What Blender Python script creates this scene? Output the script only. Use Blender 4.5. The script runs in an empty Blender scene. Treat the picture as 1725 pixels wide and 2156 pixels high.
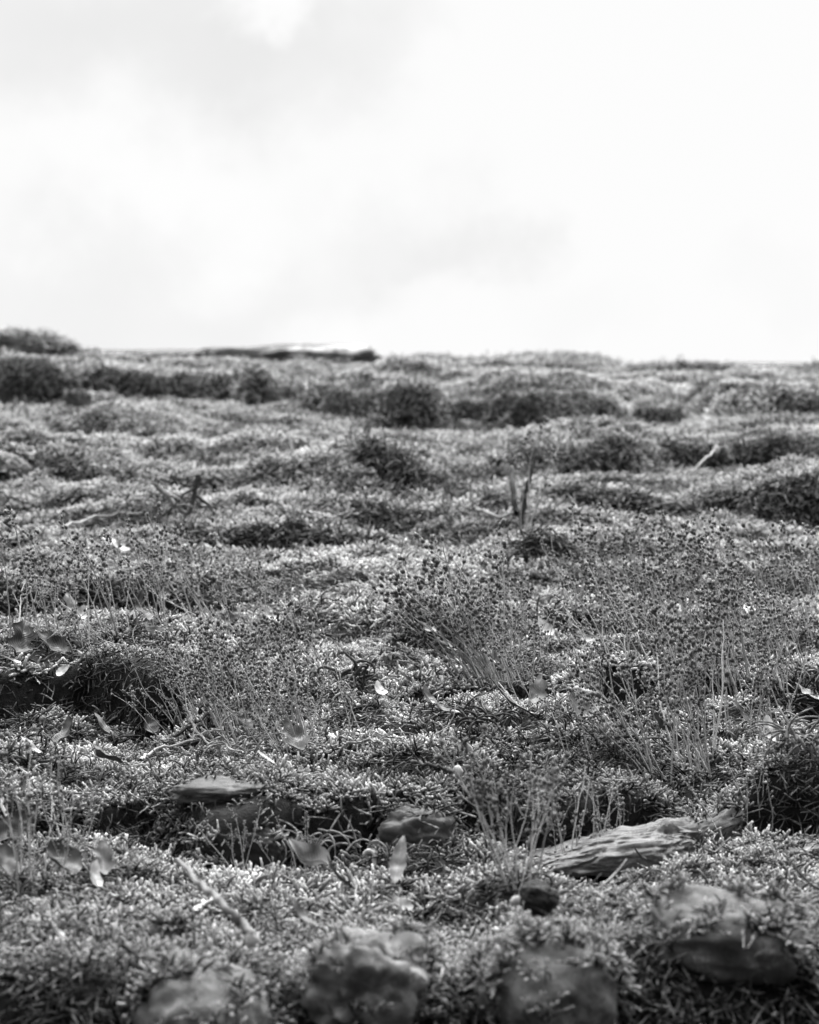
import bpy, bmesh, math, random
import numpy as np
from mathutils import Vector, Matrix, Quaternion, noise as mnoise
random.seed(7); rng = np.random.default_rng(7)
scene = bpy.context.scene
COL = scene.collection

# ------------------------------------------------------------------ frame
# The bank is a slope.  (u, v, w) = right, up the slope, off the slope.
SLOPE = math.radians(15.0)
HC, THETA, FPX = 0.38, math.radians(7.7), 5031.0      # camera height over the slope, its tilt, focal length in pixels
CS, SN = math.cos(SLOPE), math.sin(SLOPE)
VR = 5.40                                             # crest of the slope
def P(u, v, w): return Vector((u, v*CS - w*SN, v*SN + w*CS))
def ray(X, Y):
    x, y = (X-862.5)/FPX, -(Y-1078)/FPX
    return x, math.cos(THETA)+y*math.sin(THETA), math.sin(THETA)-y*math.cos(THETA)   # right, forward, down
def plane(X, Y):
    x, f, d = ray(X, Y); k = HC/d
    return x*k, f*k

# ------------------------------------------------------------------ noise
def _h(ix, iy, s):
    n = (ix*374761393 + iy*668265263 + s*974634777) & 0x7fffffff
    n = ((n ^ (n >> 13))*1274126177) & 0x7fffffff
    n = (n ^ (n >> 16)) & 0xffff
    return n/32767.5 - 1.0
def vn(x, y, s=0):
    x = np.asarray(x, float); y = np.asarray(y, float)
    ix = np.floor(x).astype(np.int64); iy = np.floor(y).astype(np.int64)
    fx, fy = x-ix, y-iy
    fx = fx*fx*fx*(fx*(fx*6-15)+10); fy = fy*fy*fy*(fy*(fy*6-15)+10)
    a, b, c, d = _h(ix, iy, s), _h(ix+1, iy, s), _h(ix, iy+1, s), _h(ix+1, iy+1, s)
    return (a*(1-fx)+b*fx)*(1-fy) + (c*(1-fx)+d*fx)*fy
def fbm(x, y, s=0, o=3):
    r, a = 0, 1.0
    for k in range(o):
        r = r + a*vn(x*2**k+17.3*k, y*2**k-9.1*k, s+k); a *= .5
    return r

# ------------------------------------------------------------------ the stepped slope
LEDGES = [  # (X, Y of the foot, visible height) across the picture, nearest course first
 [(0,2235,190),(200,2240,200),(450,2250,210),(600,2235,170),(760,2240,200),(900,2225,150),(1000,2210,130),(1150,2240,190),(1300,2225,200),(1500,2200,200),(1725,2190,180)],
 [(0,1815,95),(60,1810,90),(120,1790,60),(200,1775,60),(330,1780,70),(430,1840,125),(560,1850,140),(650,1838,120),(760,1828,120),(830,1800,100),(900,1795,95),(960,1760,60),(1050,1770,70),(1130,1800,90),(1230,1790,110),(1320,1765,85),(1420,1768,50),(1560,1790,70),(1650,1780,85),(1725,1775,95)],
 [(0,1560,100),(90,1535,90),(180,1530,80),(300,1550,105),(370,1540,95),(430,1505,45),(550,1495,25),(700,1485,25),(820,1500,30),(880,1500,55),(960,1490,60),(1060,1470,35),(1180,1470,30),(1270,1520,60),(1340,1520,60),(1430,1500,40),(1560,1500,35),(1640,1530,50),(1725,1535,55)],
 [(0,1315,70),(150,1318,70),(280,1312,55),(420,1318,45),(520,1310,15),(700,1335,10),(800,1350,30),(860,1372,60),(940,1375,50),(1040,1370,20),(1160,1345,25),(1220,1340,40),(1330,1330,30),(1725,1330,25)],
 [(0,1190,25),(150,1160,20),(300,1135,20),(480,1165,40),(600,1165,50),(710,1172,55),(800,1172,48),(850,1160,20),(960,1165,10),(1060,1195,35),(1120,1217,50),(1190,1215,50),(1240,1195,22),(1350,1150,12),(1500,1165,10),(1725,1165,10)],
 [(0,1095,20),(120,1090,15),(300,1105,15),(500,1115,20),(850,1115,6),(1000,1112,12),(1120,1095,20),(1180,1100,42),(1300,1100,45),(1390,1095,20),(1480,1095,22),(1560,1105,40),(1640,1120,60),(1725,1122,66)],
 [(0,1045,62),(40,1040,50),(90,1035,35),(180,1050,40),(330,1055,40),(430,1050,22),(560,1045,12),(680,1020,15),(760,1060,42),(840,1077,55),(890,1070,35),(940,1055,8),(1030,1015,10),(1070,1000,45),(1140,1005,40),(1240,1018,55),(1310,1022,70),(1370,1005,55),(1440,1000,40),(1520,1010,40),(1640,1005,55),(1725,1005,50)],
 [(0,920,10),(160,925,15),(215,945,45),(290,965,60),(345,965,55),(400,945,22),(480,940,18),(600,960,30),(690,975,32),(760,965,10),(940,950,22),(1020,945,8),(1060,935,14),(1130,930,12),(1300,935,6),(1725,935,5)],
 [(0,852,72),(120,858,70),(240,855,66),(400,858,62),(490,858,66),(530,872,80),(575,870,60),(620,868,30),(700,880,38),(780,885,42),(840,898,62),(900,893,55),(940,885,25),(1010,885,30),(1060,893,46),(1180,908,54),(1290,912,46),(1330,900,25),(1380,905,36),(1440,908,36),(1480,898,12),(1540,905,30),(1570,928,75),(1640,925,66),(1725,915,52)],
 [(0,772,14),(500,775,10),(540,803,14),(640,808,18),(770,810,24),(830,815,50),(900,818,38),(960,810,26),(1080,812,32),(1160,806,20),(1350,806,24),(1500,802,18),(1725,804,20)],
]
LP = []
for L in LEDGES:
    us, vs, hs = [], [], []
    for X, Y, Hp in L:
        u, v = plane(X, Y); us.append(u); vs.append(v); hs.append(Hp*v/FPX)
    o = np.argsort(us); LP.append((np.array(us)[o], np.array(vs)[o], np.array(hs)[o]))
RIDGE = [(-60,750),(0,752),(140,756),(165,757),(330,757),(420,770),(475,785),(560,796),(700,796),(785,796),(815,762),(850,752),(880,738),(950,746),(1040,748),(1120,738),(1180,736),(1260,741),(1330,762),(1380,783),(1450,779),(1560,780),(1640,782),(1725,782),(1800,770)]
RU, RW = [], []
for X, Y in RIDGE:
    x, f, d = ray(X, Y); RU.append(x*VR/f); RW.append(HC-VR*d/f-.013)
RU, RW = np.array(RU), np.array(RW)
MOUNDS = []
for X, Y, rx, rv, am in [(690,1035,150,.16,.026),(180,1022,120,.14,.020),(560,1000,110,.12,.014),(1290,975,200,.16,.014),(700,860,120,.16,.016),(1100,850,130,.18,.014),(300,1110,170,.07,.012),(620,1135,110,.06,.012),(690,1250,150,.08,.012),(300,1420,150,.05,.010),(860,1600,170,.05,.010),(1650,1060,130,.12,.014)]:
    u, v = plane(X, Y); MOUNDS.append((u, v, rx*v/FPX, rv, am*1.7))
def height(u, v):
    u = np.asarray(u, float); v = np.asarray(v, float)
    h = np.full(np.broadcast(u, v).shape, -.05) - .35*np.clip(.95-v, 0, 2)*.3
    vi = []
    for k, (us, vs, hs) in enumerate(LP):
        sc = vs.mean()
        q = np.interp(u, us, vs) + .011*sc*fbm(u/(.045*sc), u*0+k*3.7, 40+k, 3) + (.020*sc*fbm(u/(.085*sc), u*0+k*2.1, 55+k, 2) if 3 < k < 9 else 0)
        vi.append(q)
    for k in range(1, len(vi)): vi[k] = np.maximum(vi[k], vi[k-1]+.05)
    for k, (us, vs, hs) in enumerate(LP):
        nx = vi[k+1] if k+1 < len(vi) else np.full_like(vi[k], VR+.3)
        sc = vs.mean()
        hk = np.interp(u, us, hs)*(1.0, 1.3, 1.3, 1.25, 1.25, 1.28, 1.3, 1.3, 1.2, .5)[k]*(1+.24*fbm(u/(.07*sc), u*0+k, 70+k, 2))
        out = np.abs(u) > sc*.2
        hk = np.where(out, np.maximum(0, hk*(1+.9*vn(u/.22, u*0+k, 90))), hk)
        s = np.clip((v-vi[k])/(nx-vi[k]), 0, 1)
        r = np.clip((.9, .45, .45, .6, .75, .8, .8, .8, .75, .9)[k]*hk, .006, .06)
        e = np.clip((v-vi[k])/r, 0, 1)
        prof = np.sqrt(1-(1-e)**2)*(1-s)**.9
        base = 0. if k else h*0-.0
        h = np.where(v >= vi[k], hk*prof, h)
    a = np.clip((v-.9)/.4, .3, 1)
    h = h + a*(np.interp(v, [1.6, 2.6], [1, 0])*.0125*fbm(u/.13, v/.14, 3, 2) + np.interp(v, [1.6, 2.6], [0, 1])*.020*fbm(u/.30, v/.17, 13, 2) + .0070*fbm(u/.045, v/.05, 5, 2) + .0022*fbm(u/.014, v/.014, 8, 2))*np.interp(v, [1, 2, 3, 5], [.9, 1.05, .95, .85])
    for (mu, mv, ru, rv, am) in MOUNDS: h = h + am*np.exp(-((u-mu)/ru)**2-((v-mv)/rv)**2)
    wr = np.interp(u, RU, RW) + .02*fbm(u/.4, u*0, 21)*(np.abs(u) > 1.1) + .004*fbm(u/.05, u*0, 22)
    m = np.clip((v-4.85)/.42, 0, 1); m = m*m*(3-2*m)
    h = h*(1-m) + wr*m
    b = np.maximum(v-VR, 0)
    h = np.where(v > VR, wr - .75*b*np.clip(b/.15, 0, 1)-.02*np.clip(b/.1, 0, 1), h)
    return h
def at(X, Y, lift=0.0):
    """point of the slope seen at a pixel, and its distance"""
    x, f, d = ray(X, Y)
    v = np.linspace(.75, 5.45, 6000); k = v/f
    hit = np.nonzero(HC-k*d <= height(x*k, v)+lift)[0]
    i = hit[0] if len(hit) else len(v)-1
    return x*k[i], v[i], float(height(np.array([x*k[i]]), np.array([v[i]]))[0])

# ------------------------------------------------------------------ materials (the photograph is black and white)
def nt(name):
    m = bpy.data.materials.new(name); m.use_nodes = True
    t = m.node_tree; b = t.nodes['Principled BSDF']
    b.inputs['Roughness'].default_value = .85; b.inputs['Specular IOR Level'].default_value = .25
    return m, t, b
def N(t, kind, **kw):
    n = t.nodes.new(kind)
    for k, v in kw.items():
        if hasattr(n, k): setattr(n, k, v)
        else: n.inputs[k].default_value = v
    return n
def ramp(t, fac, stops):
    n = t.nodes.new('ShaderNodeValToRGB'); e = n.color_ramp.elements
    while len(e) < len(stops): e.new(.5)
    for q, (p, c) in zip(e, stops): q.position = p; q.color = (c, c, c, 1)
    t.links.new(fac, n.inputs['Fac']); return n.outputs['Color']
def math_n(t, op, a, b=None, c=None):
    n = t.nodes.new('ShaderNodeMath'); n.operation = op
    for i, x in enumerate((a, b, c)):
        if x is None: continue
        if isinstance(x, (int, float)): n.inputs[i].default_value = x
        else: t.links.new(x, n.inputs[i])
    return n.outputs[0]
def speckled(name, lo, hi, scale, rough=.85, bump=.3, stretch=(1,1,1), pale=None, detail=8, bdist=.002):
    m, t, b = nt(name)
    tc = N(t, 'ShaderNodeTexCoord'); mp = N(t, 'ShaderNodeMapping'); mp.inputs['Scale'].default_value = stretch
    t.links.new(tc.outputs['Object'], mp.inputs['Vector'])
    n1 = N(t, 'ShaderNodeTexNoise', Scale=scale, Detail=detail, Roughness=.7); t.links.new(mp.outputs[0], n1.inputs['Vector'])
    c = ramp(t, n1.outputs['Fac'], [(.3, lo), (.7, hi)])
    oi = N(t, 'ShaderNodeObjectInfo')
    v = math_n(t, 'MULTIPLY_ADD', oi.outputs['Random'], .5, .75)
    c = math_n(t, 'MULTIPLY', c, v)
    if pale:
        n2 = N(t, 'ShaderNodeTexNoise', Scale=scale*.45, Detail=6, Roughness=.75); t.links.new(mp.outputs[0], n2.inputs['Vector'])
        f = ramp(t, n2.outputs['Fac'], [(pale[1], 0), (pale[1]+.09, 1)])
        mx = N(t, 'ShaderNodeMix'); mx.data_type = 'FLOAT'
        t.links.new(f, mx.inputs[0]); t.links.new(c, mx.inputs[2]); mx.inputs[3].default_value = pale[0]
        c = mx.outputs[0]
    t.links.new(c, b.inputs['Base Color']); b.inputs['Roughness'].default_value = rough
    bp = N(t, 'ShaderNodeBump', Strength=bump, Distance=bdist); t.links.new(n1.outputs['Fac'], bp.inputs['Height'])
    t.links.new(bp.outputs[0], b.inputs['Normal'])
    return m
M = {}
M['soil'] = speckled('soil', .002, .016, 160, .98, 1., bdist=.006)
M['stone'] = speckled('stone', .05, .17, 45, .85, .8, pale=(.40, .58), bdist=.004)
M['dark_stone'] = speckled('dark_stone', .03, .10, 60, .8, .7, pale=(.18, .6), bdist=.003)
M['grey_stone'] = speckled('grey_stone', .03, .13, 75, .85, 1., pale=(.24, .56), bdist=.003)
M['crest_stone'] = speckled('crest_stone', .04, .13, 22, .85, .7, pale=(.34, .52), bdist=.006)
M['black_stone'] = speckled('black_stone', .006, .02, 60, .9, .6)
M['slate'] = speckled('slate', .10, .26, 30, .8, .6, pale=(.6, .58), bdist=.004)
M['wood'] = speckled('wood', .045, .36, 600, .8, .9, stretch=(.05, 1, 1), bdist=.003)
M['twig'] = speckled('twig', .08, .26, 400, .8, .3, bdist=.0005)
M['pale_twig'] = speckled('pale_twig', .25, .45, 300, .7, .3, bdist=.0005)
M['dark_twig'] = speckled('dark_twig', .015, .06, 400, .8, .3, bdist=.0005)
M['nut'] = speckled('nut', .005, .018, 500, .75, .8, bdist=.0008)
M['stem'] = speckled('stem', .10, .50, 150, .75, .2, bdist=.0003)

def leaf_mat(name, lo, hi, trans=.25, rough=.55):
    m, t, b = nt(name)
    uv = N(t, 'ShaderNodeUVMap'); sp = N(t, 'ShaderNodeSeparateXYZ'); t.links.new(uv.outputs[0], sp.inputs[0])
    tc = N(t, 'ShaderNodeTexCoord')
    n1 = N(t, 'ShaderNodeTexNoise', Scale=110, Detail=6); t.links.new(tc.outputs['Object'], n1.inputs['Vector'])
    ax = math_n(t, 'ABSOLUTE', math_n(t, 'SUBTRACT', sp.outputs[0], .5))
    vein = math_n(t, 'SINE', math_n(t, 'MULTIPLY', math_n(t, 'SUBTRACT', sp.outputs[1], math_n(t, 'MULTIPLY', ax, .55)), 48.))
    vein = math_n(t, 'POWER', math_n(t, 'ABSOLUTE', vein), 14.)
    rib = math_n(t, 'LESS_THAN', ax, .02)
    c = ramp(t, n1.outputs['Fac'], [(.3, lo), (.72, hi)])
    n2 = N(t, 'ShaderNodeTexNoise', Scale=38, Detail=5, Roughness=.65); t.links.new(tc.outputs['Object'], n2.inputs['Vector'])
    c = math_n(t, 'MULTIPLY', c, ramp(t, n2.outputs['Fac'], [(.38, .25), (.56, 1.)]))
    c = math_n(t, 'MULTIPLY', c, math_n(t, 'MULTIPLY_ADD', vein, -.25, 1.))
    c = math_n(t, 'MULTIPLY', c, math_n(t, 'MULTIPLY_ADD', rib, .35, 1.))
    t.links.new(c, b.inputs['Base Color']); b.inputs['Roughness'].default_value = rough; b.inputs['Specular IOR Level'].default_value = .5
    bp = N(t, 'ShaderNodeBump', Strength=.4, Distance=.001); t.links.new(vein, bp.inputs['Height']); t.links.new(bp.outputs[0], b.inputs['Normal'])
    tr = N(t, 'ShaderNodeBsdfTranslucent'); t.links.new(c, tr.inputs['Color'])
    mx = N(t, 'ShaderNodeMixShader'); mx.inputs[0].default_value = trans
    o = t.nodes['Material Output']
    t.links.new(b.outputs[0], mx.inputs[1]); t.links.new(tr.outputs[0], mx.inputs[2]); t.links.new(mx.outputs[0], o.inputs['Surface'])
    return m
M['pale_leaf'] = leaf_mat('pale_leaf', .36, .68)
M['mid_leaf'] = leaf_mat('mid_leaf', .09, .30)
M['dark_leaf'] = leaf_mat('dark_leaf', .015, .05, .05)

# moss and seed capsules: lightness along the shoot comes from the mesh, from clump to clump from the instance
def shade_mat(name, stops, trans, inst):
    m, t, b = nt(name)
    a = N(t, 'ShaderNodeAttribute', attribute_name='shade')
    c = ramp(t, a.outputs['Fac'], stops)
    if inst:
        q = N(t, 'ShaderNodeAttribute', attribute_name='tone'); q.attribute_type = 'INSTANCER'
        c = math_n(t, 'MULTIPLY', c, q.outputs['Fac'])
    else:
        oi = N(t, 'ShaderNodeObjectInfo'); c = math_n(t, 'MULTIPLY', c, math_n(t, 'MULTIPLY_ADD', oi.outputs['Random'], .6, .7))
    g = N(t, 'ShaderNodeNewGeometry'); n1 = N(t, 'ShaderNodeTexNoise', Scale=900, Detail=3); t.links.new(g.outputs['Position'], n1.inputs['Vector'])
    c = math_n(t, 'MULTIPLY', c, math_n(t, 'MULTIPLY_ADD', n1.outputs['Fac'], 1.0, .5))
    c = math_n(t, 'MINIMUM', c, .92)
    t.links.new(c, b.inputs['Base Color']); b.inputs['Roughness'].default_value = .7
    tr = N(t, 'ShaderNodeBsdfTranslucent'); t.links.new(c, tr.inputs['Color'])
    mx = N(t, 'ShaderNodeMixShader'); mx.inputs[0].default_value = trans
    o = t.nodes['Material Output']
    t.links.new(b.outputs[0], mx.inputs[1]); t.links.new(tr.outputs[0], mx.inputs[2]); t.links.new(mx.outputs[0], o.inputs['Surface'])
    return m
M['moss'] = shade_mat('moss', [(0, .006), (.40, .045), (.74, .42), (1, .95)], .28, True)  # shoot bases dark, taken near black to put gap shade in the colour
M['capsule'] = shade_mat('capsule', [(0, .18), (.3, .045), (.6, .13), (1, .95)], .15, False)

# ------------------------------------------------------------------ mesh helpers
def mesh_np(name, V, F, mat, shade=None, smooth=True):
    me = bpy.data.meshes.new(name)
    me.from_pydata([tuple(map(float, v)) for v in V], [], [tuple(map(int, f)) for f in F]); me.update()
    if mat: me.materials.append(mat)
    if smooth: me.polygons.foreach_set('use_smooth', [True]*len(me.polygons))
    if shade is not None:
        a = me.attributes.new('shade', 'FLOAT', 'POINT'); a.data.foreach_set('value', np.asarray(shade, np.float32))
    return me
def link(name, me, loc=None, parent=None, rot=None, scale=None):
    o = bpy.data.objects.new(name, me); COL.objects.link(o)
    if parent: o.parent = parent
    if loc is not None: o.location = loc
    if rot is not None: o.rotation_euler = rot
    if scale is not None: o.scale = (scale,)*3 if isinstance(scale, (int, float)) else scale
    return o
def tag(o, label=None, cat=None, group=None, kind=None):
    if label: o['label'] = label
    if cat: o['category'] = cat
    if group: o['group'] = group
    if kind: o['kind'] = kind
    return o
class MB:
    def __init__(s): s.V, s.F, s.S = [], [], []
    def tube(s, pts, rad, n=5, sh=None, cap=True):
        pts = [Vector(p) for p in pts]; b0 = len(s.V); k = len(pts)
        t0 = (pts[1]-pts[0]).normalized(); nx = t0.orthogonal().normalized()
        for i, p in enumerate(pts):
            t = (pts[min(i+1, k-1)]-pts[max(i-1, 0)]).normalized()
            nx = (nx-t*nx.dot(t)).normalized(); ny = t.cross(nx)
            r = rad[i] if hasattr(rad, '__len__') else rad
            for j in range(n):
                a = 2*math.pi*(j+.5*(i % 2))/n
                s.V.append(p+(nx*math.cos(a)+ny*math.sin(a))*r); s.S.append(sh[i] if sh is not None else .5)
        for i in range(k-1):
            for j in range(n):
                a, b = b0+i*n+j, b0+i*n+(j+1) % n
                s.F.append((a, b, b+n, a+n))
        if cap:
            s.V.append(pts[-1]+(pts[-1]-pts[-2]).normalized()*(rad[-1] if hasattr(rad, '__len__') else rad)*.7); s.S.append(sh[-1] if sh is not None else .5)
            e = len(s.V)-1
            for j in range(n): s.F.append((b0+(k-1)*n+j, b0+(k-1)*n+(j+1) % n, e))
    def mesh(s, name, mat, shade=True): return mesh_np(name, s.V, s.F, mat, s.S if shade else None)

# ------------------------------------------------------------------ ground sheet
av = np.concatenate([-np.geomspace(.62, 30, 26)[::-1], np.linspace(-.6, .6, 361), np.geomspace(.62, 30, 26)])
vv = np.concatenate([[-14, -6, -2, 0, .4, .6], np.geomspace(.75, VR, 620), VR+np.array([.02, .05, .09, .14, .2, .3, .5, 1, 3, 10, 40])])
A, VVg = np.meshgrid(av, vv)
U = A*np.clip(VVg, .75, 6)
Hh = height(U, VVg)
Hh = np.where(VVg < .75, height(U, np.full_like(U, .76)) - .1*(.75-VVg), Hh)
pos = np.stack([U, VVg*CS-Hh*SN, VVg*SN+Hh*CS], -1).reshape(-1, 3)
nr, nc = U.shape
idx = np.arange(nr*nc).reshape(nr, nc)
quads = np.stack([idx[:-1, :-1], idx[:-1, 1:], idx[1:, 1:], idx[1:, :-1]], -1).reshape(-1, 4)
me = bpy.data.meshes.new('ground'); me.vertices.add(len(pos)); me.vertices.foreach_set('co', pos.astype(np.float32).ravel())
me.loops.add(quads.size); me.loops.foreach_set('vertex_index', quads.ravel().astype(np.int32))
me.polygons.add(len(quads)); me.polygons.foreach_set('loop_start', np.arange(0, quads.size, 4, dtype=np.int32))
me.polygons.foreach_set('use_smooth', [True]*len(quads)); me.update(calc_edges=True); me.materials.append(M['soil'])
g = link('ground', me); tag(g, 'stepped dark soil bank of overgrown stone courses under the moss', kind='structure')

STONES = []   # (object, how mossy)
BARE = []     # (u, v, ru, rv) footprints kept clear of moss

# ------------------------------------------------------------------ stones
def rock_mesh(name, sx, sy, sz, seed, mat, box=2.6, rough=.12, sub=5, chip=.0):
    bm = bmesh.new(); bmesh.ops.create_icosphere(bm, subdivisions=sub, radius=1)
    off = Vector((seed*3.1, seed*1.7, seed*.9))
    for v in bm.verts:
        d = v.co.normalized()
        r = (abs(d.x)**box+abs(d.y)**box+abs(d.z)**box)**(-1/box)
        p = d*r
        n = mnoise.fractal(p*1.3+off, .8, 2., 7)*rough*1.9 + mnoise.noise(p*5+off)*rough*.5 + abs(mnoise.noise(p*2.3+off))*rough*-.7 + mnoise.fractal(p*9+off, .6, 2., 4)*rough*.22
        c = mnoise.cell(p*2.2+off)*chip
        p *= 1+n-abs(c)
        v.co = Vector((p.x*sx, p.y*sy, p.z*sz))
    me = bpy.data.meshes.new(name); bm.to_mesh(me); bm.free(); me.materials.append(mat)
    me.polygons.foreach_set('use_smooth', [True]*len(me.polygons)); return me
def stone(name, cat, label, X0, X1, Yt, Yb, mat, depth=.6, box=2.6, rough=.12, tilt=(0,0,0), seed=1, group=None, clear=.8, fat=1.0, chip=0., pt=None, mossy=.45):
    X = (X0+X1)/2
    u, v, w = pt or at(X, min(Yb, 2150))
    W = (X1-X0)*v/FPX; Hz = (Yb-Yt)*v/FPX*fat
    D = W*depth
    me = rock_mesh(name, W/2, D/2, Hz/2, seed, M[mat], box, rough, chip=chip)
    v2 = v+D*(.12 if pt else .35)
    o = link(name, me, P(u, v2, w+Hz*(.42 if pt else .14)), rot=(SLOPE+tilt[0], tilt[1], tilt[2]))
    tag(o, label, cat, group); STONES.append((o, mossy))
    if clear: BARE.append((u, v2, W/2*clear, D/2*clear))
    return o
G_ST = 'stones showing through the moss'
stone('rounded_stone','stone','big grey rounded stone at bottom left with a fallen stem across it',275,560,2020,2300,'grey_stone',1.2,2.9,.07,tilt=(.1,.22,.3),seed=2,group=G_ST,pt=(*plane(418,2250),-.008),clear=.68,mossy=.56)
stone('rugged_stone','stone','rugged pale-crusted stone bottom centre, right of the big grey rounded one',645,900,1985,2240,'stone',.9,3,.16,seed=5,group=G_ST,pt=(*plane(770,2220),.006),chip=.10,clear=.7,tilt=(0,.15,0),mossy=.62)
stone('rounded_stone','stone','smooth grey rounded stone at bottom edge, right of centre',1030,1285,2000,2270,'grey_stone',1.2,2.9,.07,tilt=(.25,-.35,.5),seed=8,group=G_ST,pt=(*plane(1155,2235),.006),mossy=.54,clear=.8)
stone('broad_stone','stone','broad streaked pale stone in the bottom right corner, half under moss',1360,1710,1950,2140,'stone',.7,2.6,.08,tilt=(.1,.14,.1),mossy=.36,seed=11,group=G_ST,pt=(*plane(1540,2165),.024),clear=.7)
stone('flat_stone','stone','flat dull grey stone flush with moss above the black hollow at left',360,590,1622,1680,'dark_stone',.55,3.4,.09,seed=14,group=G_ST,clear=.75,fat=.8,mossy=.5)
stone('dark_stone','stone','dark pitted stone under overhanging moss at centre, right of black hollow',795,965,1668,1790,'dark_stone',.6,3,.12,seed=17,group=G_ST,clear=.85)
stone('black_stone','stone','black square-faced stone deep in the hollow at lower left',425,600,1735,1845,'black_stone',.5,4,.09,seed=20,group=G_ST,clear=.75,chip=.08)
stone('leaning_slab','stone','pale grooved slab tilted up through dark moss above the wood fragment',1440,1590,1645,1768,'stone',.5,4,.12,tilt=(0,-.45,.2),seed=23,group=G_ST,clear=.7,fat=.6,mossy=.55)
stone('flat_slab','stone','thin pale flat slab at right edge, right of the wood fragment',1560,1800,1772,1808,'stone',.5,5,.08,tilt=(0,.03,0),seed=26,group=G_ST,clear=.75)
stone('dark_stone','stone','dark stone cut by the right edge above the broad streaked stone',1668,1790,1925,1995,'dark_stone',.6,3,.12,seed=29,group=G_ST,clear=.8)
stone('small_stone','stone','small smooth grey stone on mossy lip, right of centre above the hollow',1112,1160,1615,1675,'stone',.8,2.4,.08,seed=31,group=G_ST,clear=.9)
stone('pebble','pebble','round dark pebble half sunk in moss above the big rounded stone at left',308,394,1912,1985,'dark_stone',.9,2.1,.06,seed=34,clear=.8)
stone('pale_stone','stone','pale stone at the far left edge among the middle moss humps',-40,62,938,990,'slate',.6,3,.12,tilt=(0,.3,0),seed=37,group=G_ST,clear=.8)
stone('upright_stone','stone','blurred round-topped grey stone set upright in the far left moss wall',138,188,795,862,'dark_stone',.6,2.5,.06,seed=40,group=G_ST,clear=.9)
# crest stones
def crest_stone(name, label, X0, X1, Yt, Yb, mat, box, rough, tilt, seed, depth=.35, chip=0, mossy=.3):
    x, f, d = ray((X0+X1)/2, (Yt+Yb)/2); v = VR-.06; k = v/f
    W = (X1-X0)*v/FPX; Hz = (Yb-Yt)*v/FPX
    me = rock_mesh(name, W/2, W*depth/2, Hz/2, seed, M[mat], box, rough, chip=chip)
    o = link(name, me, P(x*k, v, HC-k*d), rot=(SLOPE+tilt[0], tilt[1], tilt[2])); STONES.append((o, mossy)); BARE.append((x*k, v-.04, W*.47, .16)); tag(o, label, 'stone', 'stones along the crest'); return o
crest_stone('crest_slab','long flat lichen-crusted slab lying along the crest left of centre',430,792,727,777,'crest_stone',5,.09,(0,-.012,0),43,.4,chip=.05,mossy=-1)
crest_stone('crest_stone','mossy sloping stone highest on the crest at far left',-70,156,700,762,'dark_stone',3.4,.10,(0,.10,0),46,.5,0,.42)
crest_stone('thin_slate','thin dark slate edge on the crest between the two crest stones',150,470,738,756,'dark_stone',5,.07,(0,0,0),49,.4)
crest_stone('low_slate','low dark slate on the crest at far right',1385,1800,764,782,'dark_stone',5,.08,(0,0,0),52,.3)

# ------------------------------------------------------------------ wood fragment
def wood():
    u, v, w = at(1300, 1852); s = v/FPX
    Lx, Dy, Hz = 352*s, 0.072, 88*s
    nx, ny = 190, 110; V, F = [], []
    for i in range(nx):
        a = i/(nx-1)
        for j in range(ny):
            b = 2*math.pi*j/ny
            taper = .16+.84*min(1, a/.62)**.8
            if a > .93: taper *= 1-.25*((a-.93)/.07)**2
            cy, cz = math.cos(b), math.sin(b)
            q = (abs(cy)**3.2+abs(cz)**3.2)**(-1/3.2)
            y, z = cy*q*Dy/2*(.55+.45*taper), cz*q*Hz/2*taper
            fib = mnoise.noise(Vector((a*2.2, y*260, z*260)))*.0030 + mnoise.noise(Vector((a*5, y*620, z*620+9)))*.0016 + mnoise.noise(Vector((a*14, y*1500, z*1500+9)))*.0007
            lump = mnoise.noise(Vector((a*5, b*.8, 3)))*.005 + (a > .72)*mnoise.fractal(Vector((a*16, y*90, z*90)), .8, 2, 3)*.0035*min(1, (a-.72)*6)
            lump -= .0022*max(0, 1-abs(mnoise.noise(Vector((a*2.6, y*150, z*150+4))))*8)
            r = 1+(fib+lump)/max(.004, math.hypot(y, z))
            jag = mnoise.noise(Vector((y*130, z*130, 5.5)))*.008+mnoise.noise(Vector((y*420, z*420, 1.5)))*.008
            x = (a-.5)*Lx + (jag*min(1, max(0, (a-.75)/.25)) - jag*1.2*max(0, (.2-a)/.2))
            V.append((x, y*r, z*r+ .010*a))
    for i in range(nx-1):
        for j in range(ny):
            F.append((i*ny+j, i*ny+(j+1) % ny, (i+1)*ny+(j+1) % ny, (i+1)*ny+j))
    # broken ends, dished
    for i, sg in ((0, 1), (nx-1, -1)):
        prev = [i*ny+j for j in range(ny)]
        c = sum((Vector(V[k]) for k in prev), Vector())/ny
        for rr in (.8, .6, .4, .2):
            cur = []
            for k in range(ny):
                p = c+(Vector(V[i*ny+k])-c)*rr
                p.x += sg*(.007*(1-rr)+.010*mnoise.noise(Vector((p.y*260, p.z*260, 2))))
                V.append(p[:]); cur.append(len(V)-1)
            for k in range(ny):
                q = (prev[k], prev[(k+1) % ny], cur[(k+1) % ny], cur[k]); F.append(q if sg < 0 else q[::-1])
            prev = cur
        V.append(c[:]); e = len(V)-1
        for k in range(ny): F.append((prev[k], prev[(k+1) % ny], e))
    me = mesh_np('wood_fragment', V, F, M['wood'])
    o = link('wood_fragment', me, P(u-.007, v+.004, w+Hz*.36), rot=(SLOPE*.6, -.01, -.06))
    tag(o, 'pale weathered splintered piece of wood lying on moss at lower right', 'wood')
    STONES.append((o, -1)); BARE.append((u, v-.006, Lx*.46, .034))
wood()

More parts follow.
